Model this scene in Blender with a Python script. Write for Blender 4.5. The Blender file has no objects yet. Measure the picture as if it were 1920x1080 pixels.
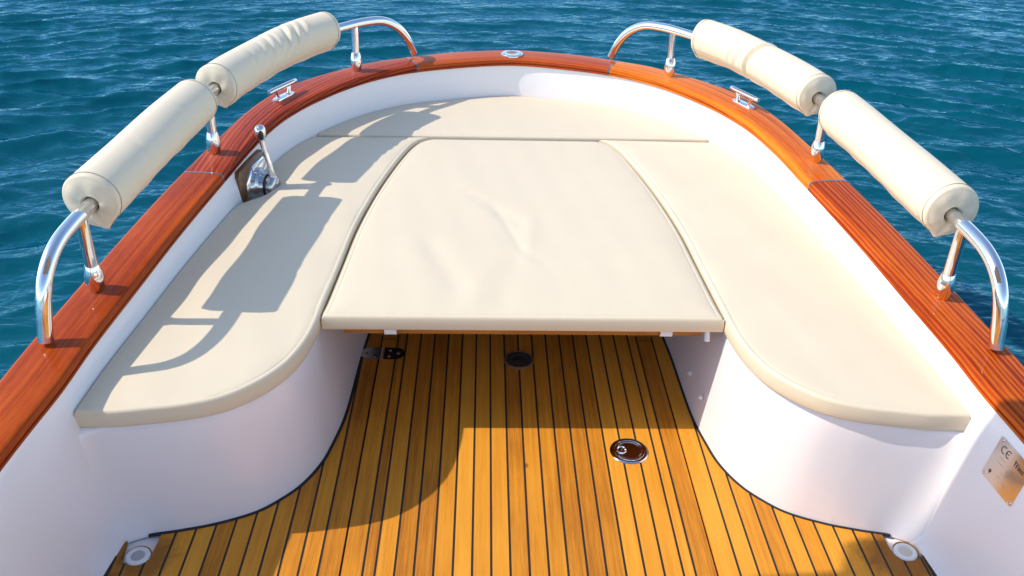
import bpy, math, random
import numpy as np
from mathutils import Vector, Matrix
random.seed(4); rng = np.random.default_rng(11)
S = bpy.context.scene
COL = S.collection
PI = math.pi

# ------------------------------------------------------------------ helpers
def T(v):
    """the boat's centre line sits a touch askew to the floor planks"""
    return (v[0] + .004 + .0055*(v[1]-2.0), v[1], v[2])

def link(o, parent=None):
    COL.objects.link(o)
    if parent is not None: o.parent = parent
    return o

def empty(name, loc=(0,0,0), parent=None):
    o = bpy.data.objects.new(name, None); o.location = loc; o.empty_display_size = .1
    return link(o, parent)

def tag(o, label=None, cat=None, group=None, kind=None):
    if label: o['label'] = label
    if cat: o['category'] = cat
    if group: o['group'] = group
    if kind: o['kind'] = kind
    return o

class MB:
    """collects polygons (with optional uv per corner) and makes one mesh object"""
    def __init__(s): s.v=[]; s.f=[]; s.uv=[]; s.mi=[]; s.sm=[]; s.tone=[]
    def add(s, verts, faces, uvs=None, mi=0, smooth=True, tone=0.0):
        b=len(s.v); s.v += [tuple(map(float,p)) for p in verts]
        for k,f in enumerate(faces):
            s.f.append([b+i for i in f]); s.mi.append(mi); s.sm.append(smooth); s.tone.append(tone)
            s.uv.append([uvs[i] for i in f] if uvs is not None else [(0,0)]*len(f))
        return b
    def grid(s, rows, closed_u=False, closed_v=False, uv=None, mi=0, smooth=True, flip=False):
        n=len(rows); m=len(rows[0]); verts=[p for r in rows for p in r]
        b=len(s.v); s.v += [tuple(map(float,p)) for p in verts]
        for i in range(n if closed_u else n-1):
            for j in range(m if closed_v else m-1):
                i2=(i+1); j2=(j+1)
                q=[(i,j),(i2,j),(i2,j2),(i,j2)]
                if flip: q=q[::-1]
                s.f.append([b+(a%n)*m+(c%m) for a,c in q]); s.mi.append(mi); s.sm.append(smooth); s.tone.append(0.)
                s.uv.append([uv(a,c) for a,c in q] if uv else [(0,0)]*4)
        return b
    def box(s, lo, hi, mi=0, tone=0., uv=False, smooth=False):
        x0,y0,z0=lo; x1,y1,z1=hi
        V=[(x0,y0,z0),(x1,y0,z0),(x1,y1,z0),(x0,y1,z0),(x0,y0,z1),(x1,y0,z1),(x1,y1,z1),(x0,y1,z1)]
        F=[(3,2,1,0),(4,5,6,7),(0,1,5,4),(1,2,6,5),(2,3,7,6),(3,0,4,7)]
        s.add(V,F,[(p[0],p[1]) for p in V],mi,smooth,tone)
    def lathe(s, prof, c=(0,0,0), M=None, n=32, mi=0, cap0=True, cap1=True, smooth=True):
        """prof: (r,z) list; M: 3x3 orientation whose z column is the axis"""
        M = M or Matrix.Identity(3); c=Vector(c); rows=[]
        for r,z in prof:
            rows.append([tuple(c+M@Vector((r*math.cos(2*PI*k/n), r*math.sin(2*PI*k/n), z))) for k in range(n)])
        b=s.grid(rows, closed_v=True, mi=mi, smooth=smooth)
        L=len(prof)
        if cap0: s.f.append([b+k for k in range(n)][::-1]); s.mi.append(mi); s.sm.append(False); s.uv.append([(0,0)]*n); s.tone.append(0.)
        if cap1: s.f.append([b+(L-1)*n+k for k in range(n)]); s.mi.append(mi); s.sm.append(False); s.uv.append([(0,0)]*n); s.tone.append(0.)
    def tube(s, pts, r, n=16, mi=0, caps=True):
        P=[Vector(p) for p in pts]; fr=frames(P); rows=[]
        for i,(p,(t,a,b)) in enumerate(zip(P,fr)):
            rr = r[i] if hasattr(r,'__len__') else r
            rows.append([tuple(p+rr*(math.cos(2*PI*k/n)*a+math.sin(2*PI*k/n)*b)) for k in range(n)])
        b0=s.grid(rows, closed_v=True, mi=mi)
        if caps:
            for idx,rev in ((0,True),(len(P)-1,False)):
                f=[b0+idx*n+k for k in range(n)]
                s.f.append(f[::-1] if rev else f); s.mi.append(mi); s.sm.append(False); s.uv.append([(0,0)]*n); s.tone.append(0.)
    def build(s, name, mats, parent=None, boat=True, angle=38, tone=False):
        me=bpy.data.meshes.new(name)
        me.from_pydata([T(p) for p in s.v] if boat else s.v, [], s.f)
        if not isinstance(mats,(list,tuple)): mats=[mats]
        for m in mats: me.materials.append(m)
        me.polygons.foreach_set('material_index', s.mi)
        me.polygons.foreach_set('use_smooth', s.sm)
        uvl=me.uv_layers.new(name='UVMap')
        uvl.data.foreach_set('uv', [c for f in s.uv for p in f for c in p])
        if tone:
            a=me.attributes.new('tone','FLOAT','FACE'); a.data.foreach_set('value', s.tone)
        me.validate(); me.update()
        if angle: me.set_sharp_from_angle(angle=math.radians(angle))
        return link(bpy.data.objects.new(name, me), parent)

def frames(P):
    n=len(P); out=[]
    tang=[]
    for i in range(n):
        t=(P[min(i+1,n-1)]-P[max(i-1,0)]); tang.append(t.normalized())
    up=Vector((0,0,1)) if abs(tang[0].z)<.9 else Vector((0,1,0))
    a=(up-up.dot(tang[0])*tang[0]).normalized()
    for i in range(n):
        t=tang[i]
        a=(a-a.dot(t)*t).normalized(); out.append((t,a,t.cross(a)))
    return out

def catmull(P, n):
    """smooth curve through P resampled to n points evenly spaced along it"""
    P=[np.array(p,float) for p in P]
    Q=[2*P[0]-P[1]]+P+[2*P[-1]-P[-2]]; out=[]
    for i in range(1,len(Q)-2):
        p0,p1,p2,p3=Q[i-1:i+3]
        d=[max(np.linalg.norm(b-a),1e-6)**.5 for a,b in ((p0,p1),(p1,p2),(p2,p3))]
        t0=0;t1=d[0];t2=t1+d[1];t3=t2+d[2]
        for u in np.linspace(t1,t2,24,endpoint=False):
            A1=(t1-u)/(t1-t0)*p0+(u-t0)/(t1-t0)*p1; A2=(t2-u)/(t2-t1)*p1+(u-t1)/(t2-t1)*p2; A3=(t3-u)/(t3-t2)*p2+(u-t2)/(t3-t2)*p3
            B1=(t2-u)/(t2-t0)*A1+(u-t0)/(t2-t0)*A2; B2=(t3-u)/(t3-t1)*A2+(u-t1)/(t3-t1)*A3
            out.append((t2-u)/(t2-t1)*B1+(u-t1)/(t2-t1)*B2)
    out.append(P[-1]); return resample(np.array(out), n)

def arclen(A):
    return np.r_[0, np.cumsum(np.linalg.norm(np.diff(A,axis=0),axis=1))]

def resample(A, n):
    A=np.asarray(A,float); s=arclen(A)
    if np.ndim(n)==0: u=np.linspace(0,s[-1],n)
    else: u=np.asarray(n)*s[-1]
    return np.stack([np.interp(u,s,A[:,k]) for k in range(A.shape[1])],1)

def mirror(A):
    A=np.array(A,float); A[:,0]*=-1; return A

# ------------------------------------------------------------------ materials
def new_mat(name):
    m=bpy.data.materials.new(name); m.use_nodes=True
    nt=m.node_tree; b=nt.nodes['Principled BSDF']; return m,nt,b
def N(nt,t,**kw):
    n=nt.nodes.new(t)
    for k,v in kw.items():
        if k in n.inputs: n.inputs[k].default_value=v
        else: setattr(n,k,v)
    return n
def L(nt,a,b): nt.links.new(a,b)
def ramp(nt, fac, stops):
    r=nt.nodes.new('ShaderNodeValToRGB'); e=r.color_ramp.elements
    while len(e)<len(stops): e.new(.5)
    for el,(p,c) in zip(e,stops): el.position=p; el.color=(*c,1)
    L(nt,fac,r.inputs['Fac']); return r.outputs['Color']
def mapped(nt, coord, scale=(1,1,1), rot=(0,0,0), loc=(0,0,0)):
    tc=nt.nodes.new('ShaderNodeTexCoord'); mp=nt.nodes.new('ShaderNodeMapping')
    mp.inputs['Scale'].default_value=scale; mp.inputs['Rotation'].default_value=rot; mp.inputs['Location'].default_value=loc
    L(nt,tc.outputs[coord],mp.inputs['Vector']); return mp.outputs['Vector']
def noise(nt, vec, scale, detail=4, rough=.5, dist=0):
    n=nt.nodes.new('ShaderNodeTexNoise'); n.inputs['Scale'].default_value=scale; n.inputs['Detail'].default_value=detail
    n.inputs['Roughness'].default_value=rough; n.inputs['Distortion'].default_value=dist
    L(nt,vec,n.inputs['Vector']); return n.outputs['Fac']
def bump(nt, b, h, strength, dist, sock='Normal'):
    n=nt.nodes.new('ShaderNodeBump'); n.inputs['Strength'].default_value=strength; n.inputs['Distance'].default_value=dist
    L(nt,h,n.inputs['Height']); L(nt,n.outputs['Normal'],b.inputs[sock]); return n
def mixc(nt, fac, a, bcol, typ='MIX'):
    m=nt.nodes.new('ShaderNodeMix'); m.data_type='RGBA'; m.blend_type=typ
    for sock,v in ((m.inputs['Factor'],fac),(m.inputs['A'],a),(m.inputs['B'],bcol)):
        if hasattr(v,'links'): L(nt,v,sock)
        else: sock.default_value = v if not isinstance(v,tuple) else (*v,1)
    return m.outputs['Result']
def math_(nt, op, a, b=None, c=None):
    m=nt.nodes.new('ShaderNodeMath'); m.operation=op
    for i,v in enumerate((a,b,c)):
        if v is None: continue
        if hasattr(v,'links'): L(nt,v,m.inputs[i])
        else: m.inputs[i].default_value=v
    return m.outputs[0]

def mat_leather(name, col):
    m,nt,b=new_mat(name)
    v=mapped(nt,'Object')
    big=noise(nt,v,5,3); c=mixc(nt,big,tuple(k*.975 for k in col),tuple(min(1,k*1.02) for k in col))
    L(nt,c,b.inputs['Base Color']); b.inputs['Roughness'].default_value=.46; b.inputs['Specular IOR Level'].default_value=.4
    fine=noise(nt,v,620,2,.6); mid=noise(nt,v,14,3,.5)
    h=math_(nt,'MULTIPLY_ADD',mid,3.0,fine)
    bump(nt,b,h,.10,.004); return m
CREAM=mat_leather('cream_leatherette',(.735,.635,.47))
CREAM2=mat_leather('cream_leatherette_roll',(.775,.67,.50))
PIPING=mat_leather('piping_tan',(.50,.43,.31))

def mat_plain(name, col, rough=.4, metal=0., coat=0., spec=.5, bumps=None):
    m,nt,b=new_mat(name); b.inputs['Base Color'].default_value=(*col,1); b.inputs['Roughness'].default_value=rough
    b.inputs['Metallic'].default_value=metal; b.inputs['Coat Weight'].default_value=coat; b.inputs['Coat Roughness'].default_value=.05
    b.inputs['Specular IOR Level'].default_value=spec
    v=mapped(nt,'Object'); 
    if bumps:
        bump(nt,b,noise(nt,v,bumps[0],3),bumps[1],bumps[2])
    return m

def mat_gelcoat():
    m,nt,b=new_mat('white_gelcoat'); v=mapped(nt,'Object')
    big=noise(nt,v,2.2,4,.6)
    c=mixc(nt,big,(.87,.845,.855),(.91,.885,.89))
    L(nt,c,b.inputs['Base Color']); b.inputs['Roughness'].default_value=.22; b.inputs['Coat Weight'].default_value=.32; b.inputs['Coat Roughness'].default_value=.08
    bump(nt,b,noise(nt,v,3.5,2),.12,.02); return m
GEL=mat_gelcoat()

def mat_chrome(name='polished_steel', col=(.84,.84,.85), rough=.05, wob=.05):
    m,nt,b=new_mat(name); v=mapped(nt,'Object')
    b.inputs['Metallic'].default_value=1; b.inputs['Base Color'].default_value=(*col,1)
    r=noise(nt,v,30,4); rr=nt.nodes.new('ShaderNodeMapRange'); rr.inputs['To Min'].default_value=rough*.6; rr.inputs['To Max'].default_value=rough*1.8
    L(nt,r,rr.inputs['Value']); L(nt,rr.outputs['Result'],b.inputs['Roughness'])
    bump(nt,b,noise(nt,v,18,2),wob,.004); return m
CHROME=mat_chrome(); CHROME_DK=mat_chrome('steel_dark_reflection',(.50,.50,.51),.06,.05)  # darker steel has the throttle's dark reflections put into its colour

def mat_mahogany(name, dark, mid, light, stripes=.5, rot=0., seed=0., band=0., per=.016):
    m,nt,b=new_mat(name)
    v=mapped(nt,'UV',scale=(1,1,1),rot=(0,0,rot),loc=(seed,seed*1.7,0))
    sc=nt.nodes.new('ShaderNodeMapping'); sc.inputs['Scale'].default_value=(62,.45,1); L(nt,v,sc.inputs['Vector'])
    rib=noise(nt,sc.outputs['Vector'],1.3,2,.5,.06)                       # ribbon stripe
    sc2=nt.nodes.new('ShaderNodeMapping'); sc2.inputs['Scale'].default_value=(520,22,1); L(nt,v,sc2.inputs['Vector'])
    pores=noise(nt,sc2.outputs['Vector'],1.0,2,.6)
    sc3=nt.nodes.new('ShaderNodeMapping'); sc3.inputs['Scale'].default_value=(7,1.2,1); L(nt,v,sc3.inputs['Vector'])
    cloud=noise(nt,sc3.outputs['Vector'],1.2,4,.6,.3)
    ribc=math_(nt,'MULTIPLY_ADD',math_(nt,'SUBTRACT',rib,.5),1.1*stripes,.5)
    f=math_(nt,'MULTIPLY_ADD',math_(nt,'SUBTRACT',cloud,.5),.9,ribc)
    f=math_(nt,'MULTIPLY_ADD',math_(nt,'SUBTRACT',pores,.5),.45,f)
    if band:
        sx_=nt.nodes.new('ShaderNodeSeparateXYZ'); L(nt,v,sx_.inputs[0])
        wob=math_(nt,'MULTIPLY',math_(nt,'SUBTRACT',cloud,.5),9.0)
        sn=math_(nt,'SINE',math_(nt,'MULTIPLY_ADD',sx_.outputs['X'],2*PI/per,wob))
        f=math_(nt,'MULTIPLY_ADD',math_(nt,'MULTIPLY',sn,rib),band,f)
    c=ramp(nt,f,[(.22,dark),(.5,mid),(.78,light)])
    L(nt,c,b.inputs['Base Color']); b.inputs['Roughness'].default_value=.5; b.inputs['Specular IOR Level'].default_value=.03
    b.inputs['Coat Weight'].default_value=.36; b.inputs['Coat Roughness'].default_value=.02; b.inputs['Coat IOR'].default_value=1.32
    o=mapped(nt,'Object'); bump(nt,b,noise(nt,o,26,3),.06,.004,'Coat Normal'); bump(nt,b,pores,.05,.001); return m
MAH_A=mat_mahogany('varnished_mahogany_deep',(.20,.022,.003),(.36,.052,.006),(.52,.100,.011),.6,.0,.3)
MAH_B=mat_mahogany('varnished_mahogany_red',(.17,.016,.007),(.31,.039,.011),(.44,.078,.017),1.0,.10,2.1,.35,.019)
MAH_C=mat_mahogany('varnished_mahogany_bow',(.28,.034,.010),(.44,.072,.015),(.56,.12,.022),1.0,0.,4.4,.35,.012)
MAH_D=mat_mahogany('varnished_mahogany_sunlit_orange',(.40,.060,.005),(.68,.155,.009),(.80,.24,.018),1.0,-.03,6.2,.30,.009)  # sun angle and sheen on the grain are put into this orange
MAH_E=mat_mahogany('varnished_mahogany_striped',(.24,.026,.004),(.42,.062,.006),(.58,.12,.010),1.2,.02,8.3,.42,.0165)

def mat_teak():
    m,nt,b=new_mat('oiled_teak')
    at=nt.nodes.new('ShaderNodeAttribute'); at.attribute_name='tone'
    tc=nt.nodes.new('ShaderNodeTexCoord')
    off=nt.nodes.new('ShaderNodeCombineXYZ'); L(nt,math_(nt,'MULTIPLY',at.outputs['Fac'],37.),off.inputs['Z'])
    add=nt.nodes.new('ShaderNodeVectorMath'); add.operation='ADD'; L(nt,tc.outputs['Object'],add.inputs[0]); L(nt,off.outputs[0],add.inputs[1])
    def mp(s):
        n=nt.nodes.new('ShaderNodeMapping'); n.inputs['Scale'].default_value=s; L(nt,add.outputs[0],n.inputs['Vector']); return n.outputs['Vector']
    streak=noise(nt,mp((95,2.2,1)),1.0,4,.6,.25); fine=noise(nt,mp((420,14,1)),1.0,3,.65); blot=noise(nt,mp((9,3,1)),1.,3,.5)
    f=math_(nt,'MULTIPLY_ADD',math_(nt,'SUBTRACT',streak,.5),.62,.5)
    f=math_(nt,'MULTIPLY_ADD',math_(nt,'SUBTRACT',fine,.5),.42,f)
    f=math_(nt,'MULTIPLY_ADD',math_(nt,'SUBTRACT',blot,.5),.5,f)
    f=math_(nt,'MULTIPLY_ADD',math_(nt,'SUBTRACT',at.outputs['Fac'],.5),.42,f)
    c=ramp(nt,f,[(.12,(.34,.108,.012)),(.5,(.67,.262,.023)),(.88,(.82,.37,.040))])
    # water stains beside the scuppers and a knot
    sep=nt.nodes.new('ShaderNodeSeparateXYZ'); L(nt,tc.outputs['Object'],sep.inputs[0])
    wn=noise(nt,tc.outputs['Object'],16,4,.6,.6)
    def blob(cx,cy,r0,r1):
        d=math_(nt,'SQRT',math_(nt,'ADD',math_(nt,'POWER',math_(nt,'SUBTRACT',sep.outputs['X'],cx),2.),math_(nt,'POWER',math_(nt,'SUBTRACT',sep.outputs['Y'],cy),2.)))
        d=math_(nt,'MULTIPLY_ADD',math_(nt,'SUBTRACT',wn,.5),.12,d)
        r=nt.nodes.new('ShaderNodeMapRange'); r.inputs['From Min'].default_value=r1; r.inputs['From Max'].default_value=r0; L(nt,d,r.inputs['Value']); return r.outputs['Result']
    st=math_(nt,'MAXIMUM',blob(-1.0,1.67,.06,.11),blob(1.01,1.67,.07,.12))
    c=mixc(nt,math_(nt,'MULTIPLY',st,.7),c,(.16,.06,.015))
    def spot(cx,cy,r):
        d=math_(nt,'SQRT',math_(nt,'ADD',math_(nt,'POWER',math_(nt,'SUBTRACT',sep.outputs['X'],cx),2.),math_(nt,'POWER',math_(nt,'MULTIPLY',math_(nt,'SUBTRACT',sep.outputs['Y'],cy),.7),2.)))
        q=nt.nodes.new('ShaderNodeMapRange'); q.inputs['From Min'].default_value=r; q.inputs['From Max'].default_value=r*.5; L(nt,d,q.inputs['Value']); return q.outputs['Result']
    c=mixc(nt,math_(nt,'MULTIPLY',spot(.0165,2.023,.009),.8),c,(.22,.06,.012))
    L(nt,c,b.inputs['Base Color']); b.inputs['Roughness'].default_value=.55; b.inputs['Specular IOR Level'].default_value=.2
    bump(nt,b,fine,.12,.0015); return m
TEAK=mat_teak()
CAULK=mat_plain('black_caulk',(.022,.022,.024),.55,spec=.3,bumps=(200,.1,.002))
JOINT=mat_plain('grey_joint_compound',(.075,.085,.10),.35,coat=.8,bumps=(120,.1,.002))
BLACK=mat_plain('black_plastic',(.012,.012,.014),.25,bumps=(80,.05,.002))
DARKGLASS=mat_plain('dark_brown_lens',(.035,.028,.026),.12,coat=.5,bumps=(60,.03,.002))
WHITEPL=mat_plain('white_plastic',(.78,.78,.78),.35,bumps=(60,.05,.002))
GREYPL=mat_plain('grey_grille',(.42,.42,.44),.5,bumps=(300,.2,.002))
SEALANT=mat_plain('aged_yellow_sealant',(.62,.27,.03),.5,bumps=(90,.4,.004))
THREAD=mat_plain('brown_thread',(.16,.11,.075),.7,bumps=(300,.2,.001))
THREADP=mat_plain('pale_thread',(.70,.63,.50),.7,bumps=(300,.2,.001))
INK=mat_plain('engraved_ink',(.035,.028,.025),.5,bumps=(200,.05,.001))
INKPALE=mat_plain('faint_engraving',(.22,.19,.17),.4,bumps=(200,.05,.001))
RED=mat_plain('red_dot_enamel',(.5,.02,.015),.3,bumps=(200,.05,.001))
CANVAS=mat_plain('pale_canvas',(.62,.60,.55),.8,bumps=(300,.2,.002))
PLATE=mat_chrome('brushed_plate',(.75,.725,.69),.12,.03)
def mat_boardwood(name,a,b2):
    m,nt,b=new_mat(name); v=mapped(nt,'Object',scale=(3,30,30)); c=ramp(nt,noise(nt,v,3,4,.6,.3),[(.3,a),(.7,b2)])
    L(nt,c,b.inputs['Base Color']); b.inputs['Roughness'].default_value=.3; b.inputs['Coat Weight'].default_value=.6; return m
BOARD=mat_boardwood('brown_board',(.10,.042,.012),(.19,.085,.025))
BLOCKER=mat_boardwood('dark_bounce_blocker',(.035,.014,.006),(.06,.024,.009))
TABLEWOOD=mat_boardwood('table_wood',(.30,.10,.022),(.44,.17,.04))

def mat_water():
    m=bpy.data.materials.new('sea_water'); m.use_nodes=True; nt=m.node_tree; out=nt.nodes['Material Output']; nt.nodes.remove(nt.nodes['Principled BSDF'])
    v=mapped(nt,'Object'); big=noise(nt,v,.35,3)
    v2=mapped(nt,'Object',scale=(1,1.9,1),rot=(0,0,.2)); f1=noise(nt,v2,8,2,.5,.5); f2=noise(nt,mapped(nt,'Object',scale=(1.2,2.2,1),rot=(0,0,-.3)),13,1,.4)
    h=math_(nt,'MULTIPLY_ADD',f2,.25,f1)
    bn=nt.nodes.new('ShaderNodeBump'); bn.inputs['Strength'].default_value=.42; bn.inputs['Distance'].default_value=.035; L(nt,h,bn.inputs['Height'])
    d=nt.nodes.new('ShaderNodeBsdfDiffuse'); L(nt,mixc(nt,big,(.0003,.056,.086),(.0006,.086,.118)),d.inputs['Color'])
    g=nt.nodes.new('ShaderNodeBsdfGlossy'); g.inputs['Color'].default_value=(.42,.74,.97,1); g.inputs['Roughness'].default_value=.05; L(nt,bn.outputs['Normal'],g.inputs['Normal'])
    fr=nt.nodes.new('ShaderNodeFresnel'); fr.inputs['IOR'].default_value=1.333; L(nt,bn.outputs['Normal'],fr.inputs['Normal'])
    mx=nt.nodes.new('ShaderNodeMixShader'); L(nt,fr.outputs[0],mx.inputs[0]); L(nt,d.outputs[0],mx.inputs[1]); L(nt,g.outputs[0],mx.inputs[2])
    L(nt,mx.outputs[0],out.inputs['Surface']); return m
WATER=mat_water()

# ------------------------------------------------------------------ the boat's lines (right half, bow to stern is y down)
zb=lambda y: .479+.036*(y-2.0)             # underside of the gunwale wood
zt=lambda y: zb(y)+.034                    # its top
GI=[(0,4.178),(.21,4.142),(.494,4.037),(.667,3.901),(.83,3.682),(.93,3.473),(.987,3.242),(1.028,2.93),(1.077,2.5),(1.104,2.18),(1.125,1.93),(1.133,1.75),(1.148,1.6),(1.158,1.48),(1.178,1.0),(1.184,.3),(1.162,-.4),(1.132,-1.2)]
GO=[(0,4.333),(.21,4.303),(.33,4.272),(.507,4.195),(.65,4.123),(.705,4.078),(.82,3.975),(.95,3.825),(1.04,3.65),(1.09,3.47),(1.126,3.26),(1.165,3.0),(1.194,2.78),(1.22,2.53),(1.24,2.30),(1.26,2.05),(1.273,1.87),(1.284,1.6),(1.305,1.0),(1.312,.3),(1.29,-.4),(1.26,-1.2)]
NG=260
def half(P,n):
    C=catmull([(-x,y) for x,y in P[:0:-1]]+list(P),4001); C=C[2000:]; C[0]=(0,P[0][1]); return resample(C,n)
gi=half(GI,NG); go=half(GO,NG)
# match by nearest sensible parameter so that cross sections run square to the rail
def match(A,B):
    out=[]; sB=arclen(B); fine=resample(B,4000); sf=np.linspace(0,1,4000); last=0; res=[]
    for i,p in enumerate(A):
        t=A[min(i+1,len(A)-1)]-A[max(i-1,0)]; t/=np.linalg.norm(t)
        d=np.linalg.norm(fine-p,axis=1)+3*np.abs((fine-p)@t); k=int(np.argmin(d)); k=max(k,last); last=k; res.append(sf[k])
    res=np.array(res); ker=np.ones(9)/9; pad=np.r_[2*res[0]-res[4:0:-1],res,2*res[-1]-res[-2:-6:-1]]; res=np.convolve(pad,ker,'valid'); res[0]=0
    return resample(B,np.clip(res,0,1))
gom=match(gi,go); gom[0]=(0,4.333)
def full(A): return np.r_[mirror(A)[::-1], np.array(A)[1:]]   # left stern -> bow -> right stern
GIf=full(gi); GOf=full(gom); sI=arclen(GIf); 

boat=empty('motorboat',(0,0,0))
tag(boat,'white motorboat with varnished mahogany gunwale, steel hand rails and teak deck','boat')

# ---------------------------------------------------------------- hull
W=gi.copy()
def inward(A,d):
    t=np.gradient(A,axis=0); t/=np.linalg.norm(t,axis=1)[:,None]; nrm=np.stack([t[:,1],-t[:,0]],1)   # right side, heading aft -> inward is -x
    nrm=np.where((nrm[:,0:1]>0)&(A[:,0:1]>.2),-nrm,nrm)
    return A+nrm*d
# normal towards the inside of the boat for the full curve (left stern -> bow -> right stern : inside is on the right hand)
def off(A,d):
    t=np.gradient(A,axis=0); t/=np.linalg.norm(t,axis=1)[:,None]
    n=np.stack([t[:,1],-t[:,0]],1)
    return A+n*np.asarray(d).reshape(-1,1) if np.ndim(d) else A+n*d
yI=GIf[:,1]
def hull_at(z, ys):   # inset of the inner skin from the gunwale's inner edge at height z
    zz=zb(ys)
    return np.where(z>=.40, .017*(zz-z)/(zz-.40), .017+(.40-z)*.115)
h=MB(); rows=[]
lev=[-.012,.01,.04,.08,.13,.2,.28,.36,.42,.46,None]
for z in lev:
    if z is None: zz=zb(yI)+.006; d=np.full(NG*2-1,-.006)
    else: zz=np.full(NG*2-1,z); d=hull_at(z,yI)
    if z is not None and z<.06: d=d+ .014*((.06-z)/.07)**2
    P=off(GIf,d); rows.append([(p[0],p[1],q) for p,q in zip(P,zz)])
h.grid(rows)
# outer skin
rows=[]
for k,(dz,inn) in enumerate([(-.004,.012),(-.10,.016),(-.25,.03),(-.45,.08),(-.7,.22),(-.95,.48)]):
    P=off(GOf,inn); rows.append([(p[0],p[1],zb(y)+dz) for p,y in zip(P,yI)])
h.grid(rows,flip=True)
# sole under the deck and the transom
n=NG*2-1
P=off(GIf,hull_at(-.012,yI)-.015)
h.add([(p[0],p[1],-.012) for p in P],[list(range(n))[::-1]],smooth=False)
ti=[(GIf[0][0]*s,-1.2,z) for s in (1,-1) for z in (-.7,.45)]
h.add([(-1.24,-1.21,-.6),(1.24,-1.21,-.6),(1.24,-1.21,.39),(-1.24,-1.21,.39),(-1.24,-1.17,-.6),(1.24,-1.17,-.6),(1.24,-1.17,.39),(-1.24,-1.17,.39)],[(0,1,2,3),(7,6,5,4),(3,2,6,7)],smooth=False)
h.build('hull',GEL,boat)

# ---------------------------------------------------------------- gunwale planks
def wood_profile(i):
    I=GIf[i]; O=GOf[i]; y=I[1]; w=np.linalg.norm(O-I); u=(O-I)/w; w-=.004; b=zb(y); t=zt(y)
    pr=[(.001,0.0),(-.004,.0012),(-.0055,.005),(-.004,.0085),(.002,.010),(.002,.0125),(-.003,.014),(-.004,.016)]
    r=.017
    for a in np.linspace(0,90,9):
        ar=math.radians(a); pr.append((-.004+r-r*math.cos(ar), .017+ r*math.sin(ar)))
    for f in (.3,.5,.7): pr.append((r+(w-2*r)*f, .034+.003*math.sin(PI*f)))
    for a in np.linspace(90,0,9):
        ar=math.radians(a); pr.append((w+.004-r+r*math.cos(ar), .017+r*math.sin(ar)))
    pr+= [(w+.004,.004),(w+.001,-.004),(w-.02,-.005)]
    return [(I[0]+u[0]*a, I[1]+u[1]*a, b+z) for a,z in pr],[p[0]+abs(p[1]-.034)*(1 if p[0]>.05 else -1) for p in pr]
cut=[]
def idx_at(x,y): return int(np.argmin(np.hypot(GIf[:,0]-x,GIf[:,1]-y)))
j1=idx_at(-1.02,2.90); j2=idx_at(-.44,4.04); j3=idx_at(.44,4.04); j4=idx_at(1.02,2.90)
segs=[(0,j1,MAH_A,'deep reddish brown gunwale plank'),(j1,j2,MAH_B,None),(j2,j3,MAH_C,None),(j3,j4,MAH_D,'gunwale plank with sun sheen painted in as bright orange brown'),(j4,2*NG-2,MAH_E,'gunwale plank with strong dark ribbon stripes')]
gplanks=[]
for a,b,mt,lb in segs:
    m=MB(); rows=[];us=[]
    for i in range(a,b+1):
        p,u=wood_profile(i); rows.append(p); us.append(u)
    m.grid(rows,uv=lambda i,j:(us[i][j], sI[a+i] if a+i<len(sI) else sI[-1]),flip=True)
    o=m.build('gunwale_plank',mt,boat); gplanks.append(o)
    if lb: o['label']=lb
for k,j in enumerate((j1,j2,j3,j4)):
    m=MB(); P0,_=wood_profile(j); c=np.array(P0).mean(0)
    t=GIf[j+1]-GIf[j-1]; t=np.array([*(t/np.linalg.norm(t)),0])
    skew=np.array([0,0,0])
    rows=[]
    for s in (-.0042,.0042):
        r=[]
        for p in P0:
            p=np.array(p); q=p-c; nn=np.array([q[0],q[1],0]); 
            r.append(tuple(p+t*s+ np.array([0,0,.0006]) + (nn/ (np.linalg.norm(nn)+1e-9))*.0005))
        rows.append(r)
    m.grid(rows,flip=True); m.build('plank_joint',JOINT,gplanks[k])

# ---------------------------------------------------------------- seats
BO=[(1.10,1.752),(1.02,1.753),(.935,1.766),(.85,1.783),(.765,1.817),(.69,1.884),(.64,1.962),(.612,2.05),(.597,2.15),(.592,2.25),(.578,2.5),(.565,2.75),(.537,3.0),(.505,3.2),(.462,3.41),(.43,3.53),(.40,3.585),(.362,3.612)]
FT=[(1.125,1.56),(1.108,1.63),(1.085,1.70),(1.015,1.745),(.93,1.765),(.84,1.79),(.74,1.835),(.69,1.878),(.64,1.938),(.597,2.03),(.575,2.13),(.558,2.25),(.546,2.6),(.536,2.75),(.51,3.0),(.47,3.25),(.42,3.5),(.36,3.60)]
TP=[(1.16,1.56),(1.145,1.66),(1.105,1.742),(1.02,1.765),(.945,1.778),(.86,1.795),(.775,1.829),(.702,1.893),(.652,1.968),(.624,2.055),(.609,2.15),(.602,2.25),(.59,2.5),(.577,2.75),(.549,3.0),(.517,3.2),(.475,3.41),(.375,3.62)]
ft=catmull(FT,160); tp=catmull(TP,160)
wall42=[p for p in gi if p[1]>1.3]
for sgn in (-1,1):
    m=MB(); rows=[]
    for z,f,dd in [(-.008,0,0),(.02,.05,0),(.09,.25,0),(.18,.5,0),(.27,.75,0),(.335,.93,0),(.35,.975,.002),(.357,1,.006),(.36,1,.014)]:
        P=ft*(1-f)+tp*f
        t=np.gradient(P,axis=0); t/=np.linalg.norm(t,axis=1)[:,None]; nrm=np.stack([t[:,1],-t[:,0]],1)  # heading from hull to bow: into seat
        P=P+nrm*dd
        rows.append([(sgn*p[0],p[1],z) for p in P])
    # top, ruled out to the hull wall
    wl=resample(np.array([(1.16,1.60),(1.13,1.8),(1.115,2.1),(1.07,2.6),(1.03,3.0),(.95,3.4),(.86,3.62)]),160)
    rows.append([(sgn*p[0],p[1],.36) for p in wl])
    m.grid(rows,flip=(sgn>0)); m.build('bench_seat',GEL,boat)
m=MB()   # bow seat front and top
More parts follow.
